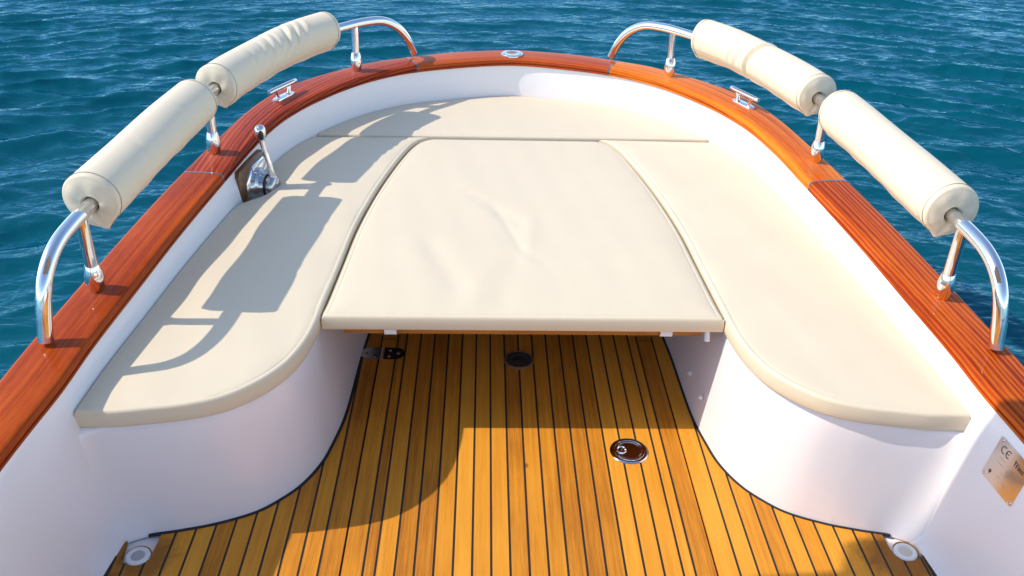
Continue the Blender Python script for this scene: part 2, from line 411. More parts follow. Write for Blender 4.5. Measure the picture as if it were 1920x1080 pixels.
fr=[(x,3.615) for x in np.linspace(-.40,.40,9)]
m.grid([[(x,y,-.008) for x,y in fr],[(x,y,.36) for x,y in fr]],smooth=False)
arc=[(x, float(np.interp(abs(x),gi[:,0][:120],gi[:,1][:120]))) for x in np.linspace(-.86,.86,60)]
m.grid([[(x,3.615,.3595) for x,_ in arc],[(x,y,.3595) for x,y in arc]],smooth=False)
m.build('bow_seat',GEL,boat)
m=MB(); m.box((-.53,2.80,.002),(.54,2.82,.357)); lk=m.build('bounce_blocker',BLOCKER,boat)  # added dark panel and face slab, unseen under the table, to cut bounced light
m=MB(); m.box((-.40,2.788,.03),(.40,2.799,.325)); m.build('bounce_blocker_face',BLOCKER,lk)
# snap studs on the right bench
for y,z in ((2.375,.085),(2.222,.105)):
    x=float(np.interp(y,ft[80:,1],ft[80:,0]))*(1-z/.36)+float(np.interp(y,tp[80:,1],tp[80:,0]))*z/.36
    m=MB(); R=Matrix.Rotation(-PI/2,3,'Y'); s=.009 if z<.2 else .006
    m.lathe([(s,-.004),(s,.002),(s*.8,.004),(s*.55,.0045),(s*.5,.007),(s*.25,.008)],(x,y,z),R,20)
    m.build('snap_stud',WHITEPL,boat)

# ---------------------------------------------------------------- teak deck
DX=np.array([0.012+(k-8)*.05 for k in range(17)])   # caulk centres across the hatch
CW=.0031
def notch_y(x):
    y=1.775
    for cx,cy,r in ((-1.012,1.684,.042),(1.030,1.696,.042)):
        if abs(x-cx)<r: y=min(y, cy-math.sqrt(r*r-(x-cx)**2))
    return y
def plank(m,xa,xb,y0,y1,tone):
    if min(abs(xa+1.012),abs(xb+1.012),abs(xa-1.030),abs(xb-1.030))<.075 and y1>2:
        xs=np.linspace(xa,xb,9); 
        for a,b in zip(xs[:-1],xs[1:]):
            ya,yb_=notch_y(a),notch_y(b)
            top=[(a,y0,0),(b,y0,0),(b,yb_,0),(a,ya,0)]; bot=[(x,y,-.009) for x,y,_ in top]
            m.add(top+bot,[(0,1,2,3),(3,2,6,7),(1,0,4,5)],[(p[0],p[1]) for p in top+bot],0,False,tone)
    else:
        m.box((xa,y0,-.009),(xb,y1,0),0,tone)
def deck_piece(lines,xl,xr,y0,y1,name,label=None):
    m=MB(); xs=[xl]+list(lines)+[xr]
    for i in range(len(xs)-1):
        a=xs[i]+(CW if i>0 else .0015); b=xs[i+1]-(CW if i<len(xs)-2 else .0015)
        t=random.random()
        plank(m,a,b,y0,y1,t)
    for x in lines:
        if abs(abs(x)-1.02)<.06 and y1>2:
            ys=notch_y(x); m.box((x-CW,y0,-.009),(x+CW,ys,-.0007),1,.5)
        else: m.box((x-CW,y0,-.009),(x+CW,y1,-.0007),1,.5)
    if name=='floor_hatch':
        for x in (xl-.0015,xr+.0015): m.box((x-.007,y0,-.0115),(x+.007,y1+.003,-.0065),1,.5)
    o=m.build(name,[TEAK,CAULK],boat,boat=False,tone=True)
    if label: o['label']=label
    return o
hatch=deck_piece([-.4195]+list(DX)+[.4435],-.4755,.4995,-1.15,2.72,'floor_hatch','centre panel of the teak deck between two long seams')
deck_piece([-1.034+.05*i for i in range(11)],-1.12,-.4785,-1.15,3.55,'teak_deck')
deck_piece([.5602+.05*i for i in range(11)],.5025,1.13,-1.15,3.55,'teak_deck')
deck_piece(list(DX),-.4755,.4995,2.7235,3.6,'teak_deck')
# cross joints at the front of the hatch
for xa,xb in ((-.4735,-.4225),(.447,.4975)):
    m=MB(); m.box((xa,2.688,-.002),(xb,2.691,.0004)); m.build('cross_joint',CAULK,hatch,boat=False)
# caulk border following the seat bases and hull sides
for sgn in (-1,1):
    m=MB(); base=np.array([p for p in ft if p[1]>1.7434 or p[0]<.95]); base=base[(base[:,0]<1.016)]
    t=np.gradient(base,axis=0); t/=np.linalg.norm(t,axis=1)[:,None]; nr=np.stack([-t[:,1],t[:,0]],1)
    w=.0085 if sgn<0 else .0065
    rows=[[(sgn*p[0],p[1],z) for p in (base+nr*d)] for d,z in ((-.004,.0018),(.001,.0018),(w,.0016),(w+.0008,-.003))]
    m.grid(rows,flip=(sgn>0)); m.build('border_caulk',CAULK,boat)
    m=MB(); edge=np.array([(1.074, 1.672) if i==0 else (1.074+.018*min(1,i/10),1.672-.14*i) for i in range(0,20)])
    t=np.gradient(edge,axis=0); t/=np.linalg.norm(t,axis=1)[:,None]; nr=np.stack([t[:,1],-t[:,0]],1)
    rows=[[(sgn*p[0],p[1],z) for p in (edge+nr*d)] for d,z in ((-.03,.002),(0,.002),(.010,.0018),(.011,-.003))]
    m.grid(rows,flip=(sgn<0)); m.build('border_caulk',CAULK,boat)

# floor fittings ----------------------------------------------------
def ring(m,prof,c,n=48,mi=0): m.lathe(prof,c,None,n,mi)
c=(.334,2.0875,0)
m=MB(); ring(m,[(.059,-.004),(.059,.0015),(.057,.0035),(.052,.0045),(.0475,.0042),(.0468,.0056),(.0458,.0056),(.045,.002),(.043,.002),(.0425,.004)],c)
dp=m.build('deck_plate',mat_chrome('deck_plate_steel',(.72,.71,.70),.07,.04),boat,boat=False)
m=MB(); ring(m,[(.0422,.0015),(.0422,.0042),(.0378,.0044),(.0375,.0052),(.0368,.0052),(.0362,.0028),(.0350,.0028),(.0345,.0042),(.001,.0044)],c); m.build('lid',CHROME,dp,boat=False)
m=MB(); rows=[]
cc=np.array([c[0]-.0235,c[1]+.002])
for r,z in ((1.05,.0044),(.95,.0078),(.82,.0080),(.66,.0050),(.4,.0046),(.2,.0062),(.05,.0066)):
    rows.append([(cc[0]+.0155*r*math.cos(a),cc[1]+.017*r*math.sin(a),z) for a in np.linspace(0,2*PI,28,endpoint=False)])
m.grid(rows,closed_v=True); m.build('finger_pull',CHROME,dp,boat=False)
m=MB(); m.lathe([(.0016,.0044),(.0014,.0050)],(c[0]+.0398,c[1]+.001,0),None,12); m.lathe([(.0016,.0044),(.0014,.0052)],(c[0]+.049,c[1]+.001,0),None,12); m.build('red_dot',RED,dp,boat=False)
c=(.012,2.561,0)
m=MB(); ring(m,[(.053,-.003),(.053,.004),(.050,.007),(.047,.007),(.045,.004)],c); dr=m.build('floor_drain',mat_plain('brown_drain_ring',(.20,.11,.05),.35,bumps=(60,.05,.002)),boat,boat=False)
m=MB(); ring(m,[(.0445,.0),(.0445,.006),(.040,.009),(.034,.007),(.030,.010),(.020,.0125),(.002,.013)],c); m.build('drain_dome',DARKGLASS,dr,boat=False)
# hinge
hm_d=mat_chrome('hinge_steel_dark',(.25,.22,.20),.12,.03); hm_l=mat_chrome('hinge_steel',(.62,.58,.55),.16,.03)
hg=None
for sgn,mt in ((-1,hm_l),(1,hm_d)):
    m=MB(); cx=-.4665; cy=2.598
    out=[(cx+sgn*.006,cy-.034),(cx+sgn*.045,cy-.034)]+[(cx+sgn*(.045+.034*math.sin(a)*.95),cy-.034*math.cos(a)) for a in np.linspace(.2,PI-.2,11)]+[(cx+sgn*.045,cy+.034),(cx+sgn*.006,cy+.034)]
    k=len(out); V=[(x,y,.0) for x,y in out]+[(x,y,.0028) for x,y in out]
    m.add(V,[[k+i for i in range(k)][::(1 if sgn>0 else -1)]]+[[i,(i+1)%k,k+(i+1)%k,k+i] for i in range(k)],smooth=False)
    o=m.build('hinge_leaf',mt,None,boat=False)
    if hg is None:
        hg=empty('hinge',(0,0,0),boat)
    o.parent=hg
    for dx,dy in ((.026,.018),(.026,-.018),(.056,0)):
        m=MB(); m.lathe([(.0062,.0026),(.006,.0036),(.004,.0044),(.001,.0042)],(cx+sgn*dx,cy+dy,0),None,16); m.build('screw',CHROME if sgn>0 else hm_d,hg,boat=False)
m=MB(); m.tube([(-.4665,2.566,.0032),(-.4665,2.632,.0032)],.0042,12); m.build('hinge_pin',CHROME,hg,boat=False)
# scuppers in the corners
for sx,cy in ((-1,1.672),(1,1.684)):
    cx=-1.008 if sx<0 else 1.026
    sc=empty('scupper',(0,0,0),boat)
    m=MB(); ring(m,[(.0315,-.011),(.0315,-.001),(.0297,.0035),(.0265,.005),(.0202,.0045),(.0195,.0025)],(cx,cy,0)); m.build('drain_ring',WHITEPL,sc,boat=False)
    m=MB(); ring(m,[(.0192,-.005),(.0192,.0022),(.0155,.003),(.001,.0026)],(cx,cy,0)); m.build('drain_cap',GREYPL if sx<0 else mat_plain('cream_cap',(.62,.56,.48),.5,bumps=(80,.1,.002)),sc,boat=False)
    m=MB(); rows=[]
    a0,a1=(.15*PI,.95*PI) if sx<0 else (-.12*PI,.72*PI)
    th_=np.linspace(a0,a1,24)
    for k,(rr,z) in enumerate([(.0330,-.011),(.0345,.0015),(.0365,.002),(.0385,.0002),(.040,-.011)]):
        rows.append([(cx+(.0330+(rr-.0330)*(.25+math.sin((a-a0)/(a1-a0)*PI))*(.35 if sx<0 else 1.))*math.cos(a),cy+(.0330+(rr-.0330)*(.25+math.sin((a-a0)/(a1-a0)*PI))*(.35 if sx<0 else 1.))*math.sin(a),z) for a in th_])
    m.grid(rows,flip=True); m.build('sealant',SEALANT,sc,boat=False)

# ---------------------------------------------------------------- hand rails
RAIL=[(1.217,1.897,.522),(1.214,1.904,.56),(1.210,1.914,.61),(1.203,1.934,.668),(1.198,1.975,.710),(1.193,2.03,.735),(1.185,2.10,.748),(1.176,2.2,.753),(1.155,2.5,.760),(1.128,2.83,.767),(1.085,3.13,.773),(1.01,3.42,.779),(.905,3.70,.784),(.76,3.92,.787),(.66,4.03,.788),(.59,4.10,.775),(.535,4.15,.735),(.495,4.19,.672),(.468,4.215,.60)]
rail=catmull(RAIL,220)
TUBE_R=.0192
def rail_pt(y):
    i=int(np.argmin(np.abs(rail[20:190,1]-y)))+20; return rail[i],i
POSTS=[(2.142,(1.186,2.152)),(3.068,(1.102,3.066)),(3.985,(.707,3.973))]
for sgn,lb in ((-1,None),(1,None)):
    m=MB(); m.tube([(sgn*p[0],p[1],p[2]) for p in rail],TUBE_R,24)
    r_=m.build('hand_rail',CHROME,boat,angle=40)
    for yr,(bx,by) in POSTS:
        p,i=rail_pt(yr); z0=zt(by)+.001
        A=Vector((sgn*bx,by,z0)); B=Vector((sgn*p[0],p[1],p[2]-.006))
        ax=(B-A).normalized(); q=ax.to_track_quat('Z','X').to_matrix()
        m=MB(); m.tube([tuple(A.lerp(B,t)) for t in (.15,.4,.7,1)],.0168,20,caps=False); m.build('post',CHROME,r_)
        m=MB(); hgt=.066
        m.lathe([(.0195,-.006),(.0205,.0),(.0228,.012),(.0252,.026),(.0262,.040),(.0256,.052),(.0238,.062),(.0212,.071),(.0190,.078),(.0178,.081),(.0165,.0815)],tuple(A),q,28)
        ps=m.build('post_socket',CHROME,r_)
        side=Vector((-sgn*.6,-.75,0)).normalized(); c0=A+ax*.040+side*.0245
        m=MB(); m.lathe([(.0042,-.002),(.0042,.0012),(.0028,.0018),(.0026,.0002)],tuple(c0),side.to_track_quat('Z','Y').to_matrix(),14); m.build('grub_screw',BLACK if sgn>0 else CHROME,r_)

# ---------------------------------------------------------------- cleats
for sgn in (-1,1):
    cpos=Vector((sgn*.964,3.630,zt(3.63)+.0022)); i=idx_at(sgn*.90,3.56); t=GIf[i+1]-GIf[i-1]; t=Vector((t[0],t[1],0)).normalized()
    if t.y<0: t=-t
    nn=Vector((t.y,-t.x,0)); M=Matrix((t,nn,Vector((0,0,1)))).transposed()
    cl=empty('cleat',(0,0,0),boat)
    m=MB(); out=[]
    for a in np.linspace(0,2*PI,28,endpoint=False):
        ca,sa=math.cos(a),math.sin(a); out.append((.066*math.copysign(abs(ca)**.6,ca),.0185*math.copysign(abs(sa)**.75,sa)))
    rows=[[tuple(cpos+M@Vector((x*s,y*s,z))) for x,y in out] for s,z in ((1,-.004),(1,.004),(.93,.0065),(.6,.0075),(.02,.0078))]
    m.grid(rows,closed_v=True); m.build('cleat_base',CHROME,cl)
    for e in (-1,1):
        m=MB(); m.tube([tuple(cpos+M@Vector((e*(.036+.004*k),0,.005+.0115*k))) for k in (0,.15,1,2,3)],[.0125,.0095,.0082,.0075,.0085],18); m.build('cleat_leg',CHROME,cl)
    m=MB(); m.tube([tuple(cpos+M@Vector((x,0,.045))) for x in (-.092,-.0918,-.090,-.06,-.03,0,.03,.06,.090,.0918,.092)],[.005,.0078,.0092,.0099,.0103,.0105,.0103,.0099,.0092,.0078,.005],18); m.build('cleat_horn',CHROME,cl)
# bow socket
c=Vector((-.003,4.235,zt(4.235)+.0032)); R=Matrix.Identity(3)
m=MB(); m.lathe([(.052,-.004),(.052,.002),(.050,.0042),(.040,.0058),(.027,.0062),(.0245,.0045),(.024,-.004)],tuple(c),R,48,cap1=False); bf=m.build('flagpole_socket',CHROME,boat)
m=MB(); m.lathe([(.0238,-.0038),(.01,-.0036)],tuple(c),R,32); m.build('socket_hole',BLACK,bf)
m=MB(); m.box((c.x+.0-.018,c.y-.006,c.z-.002),(c.x+.019,c.y+.006,c.z+.005)); m.build('socket_latch',CHROME,bf)
for a in (.25,1.75,3.9,5.5):
    m=MB(); m.lathe([(.0045,.004),(.0042,.0062),(.002,.0068)],tuple(c+Vector((.038*math.cos(a),.038*math.sin(a),0))),R,14); m.build('screw',CHROME,bf)

# ---------------------------------------------------------------- throttle control on the left wall
th0=Vector((-1.006,3.155,0)); wdir=Vector((.19,.98,0)).normalized(); inn=Vector((wdir.y,-wdir.x,0))
TM=Matrix((wdir,inn,Vector((0,0,1)))).transposed()   # local: along wall, inward, up
tpt=lambda a,b,c_: tuple(th0+TM@Vector((a,b,c_)))
tc_=empty('throttle_control',(0,0,0),boat)
def slab(m,out,d0,d1,bev=.004):
    k=len(out); cen=np.array(out).mean(0); ins=[tuple(cen+(np.array(p)-cen)*(1-bev/np.linalg.norm(np.array(p)-cen))) for p in out]
    V=[tpt(a,d0,z) for a,z in out]+[tpt(a,d1-bev*.7,z) for a,z in out]+[tpt(a,d1,z) for a,z in ins]
    m.add(V,[[2*k+i for i in range(k)]]+[[i,(i+1)%k,k+(i+1)%k,k+i] for i in range(k)]+[[k+i,k+(i+1)%k,2*k+(i+1)%k,2*k+i] for i in range(k)],smooth=False)
m=MB(); slab(m,[(-.165,.37),(-.165,.488),(-.15,.506),(.07,.506),(.10,.48),(.10,.37)],-.03,.034); m.build('backing_board',BOARD,tc_)
m=MB(); slab(m,[(-.125,.36),(-.125,.445),(-.06,.496),(.06,.496),(.085,.47),(.085,.36)],.034,.044,.006); m.build('mounting_plate',CHROME,tc_)
RM=Matrix((wdir,Vector((0,0,1)),inn)).transposed(); RM=Matrix((wdir,Vector((0,0,1)).cross(Vector((0,0,0))) if False else inn.cross(wdir),inn)).transposed()
m=MB(); m.lathe([(.066,.0),(.064,.012),(.058,.018),(.051,.024),(.048,.028),(.047,.036),(.043,.041)],tpt(-.045,.042,.415),RM,32); m.build('housing',CHROME_DK,tc_)
m=MB(); m.lathe([(.043,.0),(.046,.003),(.046,.008),(.043,.010)],tpt(-.045,.081,.415),RM,32); m.build('hub_seal',BLACK,tc_)
m=MB(); m.lathe([(.042,.0),(.044,.006),(.043,.020),(.037,.029),(.024,.034),(.006,.036)],tpt(-.045,.089,.415),RM,32); m.build('lever_hub',CHROME_DK,tc_)
m=MB(); m.tube([tpt(-.045,.102,.43),tpt(-.046,.105,.465),tpt(-.046,.101,.50),tpt(-.046,.093,.535),tpt(-.046,.085,.57),tpt(-.046,.082,.592)],[.017,.0132,.0105,.0092,.0090,.011],18); lev_=m.build('lever',CHROME,tc_)
m=MB(); m.lathe([(.010,-.032),(.015,-.021),(.0195,-.004),(.0205,.010),(.0185,.023),(.012,.031),(.004,.034)],tpt(-.046,.080,.618),Matrix.Identity(3),24); m.build('lever_knob',CHROME,tc_)
for s in (-1,1):
    d=(TM@Vector((s*.8,.45 if s<0 else .5,0))).normalized()
    q=d.to_track_quat('Z','Y').to_matrix(); m=MB(); c0=Vector(tpt(-.046,.080,.618))+d*.0165
    rows=[[tuple(c0+q@Vector((x_*r*.010,y_*r*.020,z))) for x_,y_ in [(math.cos(a),math.sin(a)) for a in np.linspace(0,2*PI,20,endpoint=False)]] for r,z in ((1,-.003),(.95,.0035),(.6,.0052),(.05,.0056))]
    m.grid(rows,closed_v=True); m.build('knob_button',BLACK,tc_)

# ---------------------------------------------------------------- builder's plate on the right wall
def wall_right(y,z):
    x=float(np.interp(-y,-gi[:,1],gi[:,0])); return x-float(hull_at(z,np.array([y]))[0])
py1,py0,pz0,pz1=1.644,1.522,.323,.439
def PP(a,b,d=0):    # a along text (towards stern) 0..1, b up 0..1
    y=py1+(py0-py1)*a; z=pz0+(pz1-pz0)*b; 
    A=Vector((wall_right(py1,pz0),py1,pz0)); Bv=Vector((wall_right(py0,pz0),py0,pz0)); Cv=Vector((wall_right(py1,pz1),py1,pz1))
    n_=(Bv-A).cross(Cv-A).normalized()
    if n_.x>0: n_=-n_
    return A+(Bv-A)*a+(Cv-A)*b+n_*(.0015+d)
m=MB(); q=[(.03,0),(.97,0),(1,.03),(1,.97),(.97,1),(.03,1),(0,.97),(0,.03)]; k=len(q)
m.add([PP(a,b,-.002) for a,b in q]+[PP(a,b,.0012) for a,b in q],[[k+i for i in range(k)]]+[[i,(i+1)%k,k+(i+1)%k,k+i] for i in range(k)],smooth=False)
pl=m.build('maker_plate',PLATE,boat)
for a,b in ((.06,.94),(.06,.06),(.94,.06),(.94,.94)):
    c0=PP(a,b); nn=(PP(a,b,.01)-PP(a,b)).normalized(); m=MB()
    m.lathe([(.0052,.001),(.0050,.0026),(.0036,.0042),(.001,.0046)],tuple(c0),nn.to_track_quat('Z','Y').to_matrix(),16); m.build('screw',CHROME,pl)
let=MB()
def stroke(pts,w,mb=None,d=.0016):
    mb=mb or let
    P=np.array(pts,float); t=np.gradient(P,axis=0); t/=np.linalg.norm(t,axis=1)[:,None]+1e-9; nrm=np.stack([-t[:,1],t[:,0]],1)*w/2
    mb.grid([[PP(*(p+o),d) for p,o in zip(P,nrm)],[PP(*(p-o),d) for p,o in zip(P,nrm)]],smooth=False)
arcp=lambda cx,cy,rx,ry,a0,a1,n=16:[(cx+rx*math.cos(a),cy+ry*math.sin(a)) for a in np.linspace(a0,a1,n)]
stroke(arcp(.215,.80,.062,.078,.28*PI,1.72*PI),.020)
stroke(arcp(.36,.80,.062,.078,.28*PI,1.72*PI),.020); stroke([(.30,.80),(.34,.80),(.385,.80)],.018)
def hump(x,y,w,hh): return [(x,y),(x+w*.12,y+hh*.6),(x+w*.45,y+hh),(x+w*.75,y+hh*.7),(x+w*.85,y)]
let.build('certification_mark',INK,pl); let=MB(); sx,yb=.585,.72; W_=.012
stroke([(sx-.025,yb+.085),(sx,yb+.14),(sx+.008,yb)],W_)
stroke(hump(sx+.010,yb,.062,.125)+[(sx+.064,yb-.005)],W_); stroke(hump(sx+.066,yb,.062,.125)+[(sx+.120,yb-.005)],W_)
stroke([(sx+.135,yb+.085),(sx+.140,yb+.04),(sx+.148,yb)],W_)
stroke([(sx+.165,yb+.085),(sx+.168,yb)],W_); stroke(hump(sx+.168,yb,.042,.08)+[(sx+.204,yb)],W_); stroke(hump(sx+.206,yb,.042,.08)+[(sx+.245,yb)],W_)
stroke([(sx+.262,yb+.085),(sx+.266,yb+.04),(sx+.276,yb)],W_); stroke([(sx+.138,yb+.125),(sx+.147,yb+.125)],.014); stroke([(sx+.262,yb+.13),(sx+.280,yb+.112)],.012)
let.build('script_lettering',INK,pl); let=MB()
stroke(arcp(.175,.205,.024,.028,0,2*PI,14),.026); stroke([(.165,.17),(.180,.145)],.016)
let.build('punch_mark',INK,pl)
fl=MB()
for a0,a1,b in ((.22,.38,.62),(.20,.42,.50),(.55,.90,.58),(.52,.92,.53),(.50,.90,.48),(.52,.82,.43),(.42,.64,.37),(.36,.46,.24)):
    x=a0
    while x<a1-.02:
        w=random.uniform(.015,.05); stroke([(x,b),(min(x+w,a1),b)],.007,fl,.0015); x+=w+.012
stroke([(.60,.205),(.622,.205)],.016,fl); stroke([(.64,.185),(.662,.185)],.016,fl)
fl.build('fine_engraving',INKPALE,pl)

# ---------------------------------------------------------------- cushions
def seg_dist(P, poly):
    A=poly; B=np.roll(poly,-1,axis=0); d=B-A; l2=(d**2).sum(1)+1e-12; best=np.full(len(P),9.)
    for k in range(len(A)):
        t=np.clip(((P-A[k])@d[k])/l2[k],0,1); q=A[k]+t[:,None]*d[k]; best=np.minimum(best,np.hypot(*(P-q).T))
    return best
DD=np.array([0,.0012,.003,.0055,.009,.013,.0145,.016,.021,.032])
def frac(w, n):
    a=DD/w; return np.r_[a, np.linspace(a[-1],1-a[-1],n)[1:-1], (1-a)[::-1]]
def cushion(name, inner, outer, ns, nt, ztop, zbot, r=.009, crown=.006, extra=None, groove=True, mat=None):
    """ruled pad between two curves: rounded edge, stitched groove, soft crown"""
    inner=np.array(inner); outer=np.array(outer)
    li=arclen(inner)[-1]; lo=arclen(outer)[-1]; L_=(li+lo)/2
    u=frac(L_,ns); I=resample(inner,u); O=resample(outer,u)
    wm=np.linalg.norm(O-I,axis=1)
    G=np.zeros((len(u),len(frac(1.,nt)),2))
    for i in range(len(u)):
        f=frac(max(wm[i],.09),nt) if wm[i]>.09 else np.linspace(0,1,G.shape[1])
        G[i]=I[i]+(O[i]-I[i])*f[:,None]
    loop=np.r_[G[:,0],G[-1,1:],G[-2::-1,-1],G[0,-2:0:-1]]
    P=G.reshape(-1,2); d=seg_dist(P,resample(np.r_[loop,loop[:1]],420)[:-1])
    z=np.where(d<r, ztop-r+np.sqrt(np.maximum(0,r*r-(r-np.minimum(d,r))**2)), ztop)
    z=z+crown*(1-np.exp(-np.maximum(d-r,0)/.05))
    if groove: z=z-.0013*np.exp(-((d-.0145)/.0013)**2)
    pk=rng.uniform(0,6,4); z=z+.0007*np.sin(P[:,0]*83+P[:,1]*61+pk[0])*np.sin(P[:,0]*37-P[:,1]*52+pk[1])*np.exp(-((d-.022)/.012)**2)
    z=z+.0006*np.sin(P[:,0]*17+P[:,1]*23+pk[2])*np.sin(P[:,0]*29-P[:,1]*13+pk[3])*np.clip(d/.04,0,1)
    if extra is not None: z=z+extra(P[:,0],P[:,1],d)
    V=np.c_[P,z]; n,mm=G.shape[:2]; m=MB()
    m.grid([[tuple(V[i*mm+j]) for j in range(mm)] for i in range(n)])
    # skirt
    ids=[(i,0) for i in range(n)]+[(n-1,j) for j in range(1,mm)]+[(i,mm-1) for i in range(n-2,-1,-1)]+[(0,j) for j in range(mm-2,0,-1)]
    lp=np.array([V[i*mm+j] for i,j in ids]); c2=lp[:,:2].mean(0)
    t=np.roll(lp[:,:2],-1,0)-np.roll(lp[:,:2],1,0); t/=np.linalg.norm(t,axis=1)[:,None]+1e-9
    nr=np.stack([-t[:,1],t[:,0]],1)
    area=np.sum(lp[:,0]*np.roll(lp[:,1],-1)-np.roll(lp[:,0],-1)*lp[:,1]); inw=nr if area>0 else -nr
    rows=[]
    hgt=ztop-r-zbot
    for f,ins in ((0,0),(.15,-.0012),(.5,-.002),(.85,-.0012),(.95,.0005),(1,.004)):
        q=lp.copy(); q[:,:2]+=inw*ins; q[:,2]=lp[:,2]*(1-f)+zbot*f; rows.append([tuple(p) for p in q])
    m.grid(rows,closed_v=True,flip=area<0)
    o=m.build(name,mat or CREAM)
    return o,loop,(1 if area>0 else -1)
def stitches(parent,loop,a,b,d_in,z,side,mat=THREADP,pitch=.0068,ln=.0045):
    """a dashed seam along part of the outline, set in from the edge"""
    P=np.array(loop); t=np.roll(P,-1,0)-np.roll(P,1,0); t/=np.linalg.norm(t,axis=1)[:,None]+1e-9; nr=np.stack([-t[:,1],t[:,0]],1)*side
    Q=(P+nr*d_in)[a:b]; s=arclen(Q); m=MB(); x=0
    while x<s[-1]-ln:
        p0=[np.interp(x,s,Q[:,k]) for k in (0,1)]; p1=[np.interp(x+ln,s,Q[:,k]) for k in (0,1)]
        m.tube([(p0[0],p0[1],z),(p1[0],p1[1],z)],.0007,5); x+=pitch
    if m.v: m.build('seam_stitching',mat,parent)

ZT=.415; ZB=.3615
bo=catmull(BO,200)
wallc=off(GIf,.016+0*yI); wallR=wallc[NG-1:]      # right half of the wall at cushion height
def wall_between(ya,yb_):
    w=wallR[(wallR[:,1]<=max(ya,yb_))&(wallR[:,1]>=min(ya,yb_))]; return w
for sgn in (-1,1):
    W_=wallR[(wallR[:,1]>1.752)&(wallR[:,1]<3.605)][::-1].copy()
    if sgn<0:   # cut out round the throttle
        y=W_[:,1]; cut_=.088*np.exp(-np.abs((y-3.085)/.125)**3.2); W_[:,0]-=cut_
    W_[0]=(W_[0][0],1.752)
    inner=bo; outer=W_
    inner=np.r_[[[W_[0][0]-.012,1.752]],inner[6:]]
    inner=inner*[sgn,1]; outer=outer*[sgn,1]
    def ex(x,y,d):
        s_=.0012*np.sin(x*19+y*11)+.0010*np.sin(y*23-x*8+1); return s_*np.clip(d/.05,0,1)
    o,loop,side=cushion('bench_cushion',inner,outer,110,34,ZT,ZB,extra=ex)
    tag(o,'cream bench cushion %s' % ('on the side with the throttle lever, striped by rail shadows' if sgn<0 else 'on the side without the throttle lever, fully sunlit'),'cushion','cream cushions on the U-shaped seat')
    stitches(o,loop,1,127,.0145,ZT-.0006,side)
# bow cushion
xs=np.linspace(-.872,.872,120)
WB=wallc[(wallc[:,1]>3.622)]
WB=WB[(np.abs(WB[:,0])<.9)]
front=np.stack([np.linspace(WB[0][0]+.004,WB[-1][0]-.004,100),np.full(100,3.625)],1)
o,loop,side=cushion('bow_cushion',front,WB,110,26,ZT+.002,ZB,crown=.005,extra=lambda x,y,d:.0012*np.sin(x*9+2)*np.clip(d/.05,0,1))
tag(o,'curved cream cushion filling the bow in front of the large middle pad','cushion','cream cushions on the U-shaped seat')
stitches(o,loop,2,126,.0145,ZT+.0014,side)
# centre cushion on the table
CB=[(.588,2.197),(.581,2.25),(.566,2.5),(.552,2.75),(.524,3.0),(.492,3.2),(.449,3.41),(.418,3.517),(.389,3.575),(.347,3.603)]
cb=catmull(CB,150)
CRE=[((-.07,2.86),(.0,2.62),.012,-.0045),((-.155,3.0),(-.03,2.83),.03,-.0055),((.0,2.60),(.06,2.52),.018,-.003),((-.30,2.62),(-.20,2.36),.035,-.0055),((-.02,2.5),(-.06,2.3),.04,-.0035),((.10,2.42),(.13,2.26),.035,-.0030),
     ((.04,2.78),(.02,2.56),.03,.0045),((-.36,2.60),(-.30,2.30),.05,.003),((-.12,2.45),(-.16,2.25),.04,.003),((.25,3.1),(.12,2.75),.07,.002),((-.22,3.2),(-.13,2.98),.05,.0022),((.3,2.5),(.27,2.27),.05,-.002)]
def wrinkles(x,y,d):
    z=0*x
    for p0,p1,w,hh in CRE:
        p0=np.array(p0);p1=np.array(p1);t=p1-p0;l=np.linalg.norm(t);t=t/l
        rx,ry=x-p0[0],y-p0[1]; a=rx*t[0]+ry*t[1]; b_=-rx*t[1]+ry*t[0]
        e=np.maximum(0,np.maximum(-a,a-l)); z=z+.55*hh*np.exp(-(b_/w)**2)*np.exp(-(e/.06)**2)
    z=z+.0013*np.sin(x*9+y*5)*np.sin(y*7-1)
    return z*np.clip(d/.06,0,1)
left=mirror(cb); right=cb
o,loop,side=cushion('table_cushion',left,right,90,110,ZT-.004,ZB+.002,crown=.011,extra=wrinkles)
tag(o,'large wrinkled cream pad in the middle, lying on the table between the benches','cushion','cream cushions on the U-shaped seat')
nn=len(loop)
fa=np.argsort(loop[:,1])[:]  # front edge stitched
Pfront=[(x,2.197) for x in np.linspace(-.585,.585,80)]
stitches(o,np.array(Pfront),1,79,.0145,ZT-.0044,1)
# piping along the two inner sides
for s in (-1,1):
    m=MB(); m.tube([(s*p[0]+s*.001,p[1],ZT-.013) for p in cb[2:-2]],.0032,8); m.build('piping',PIPING,o)

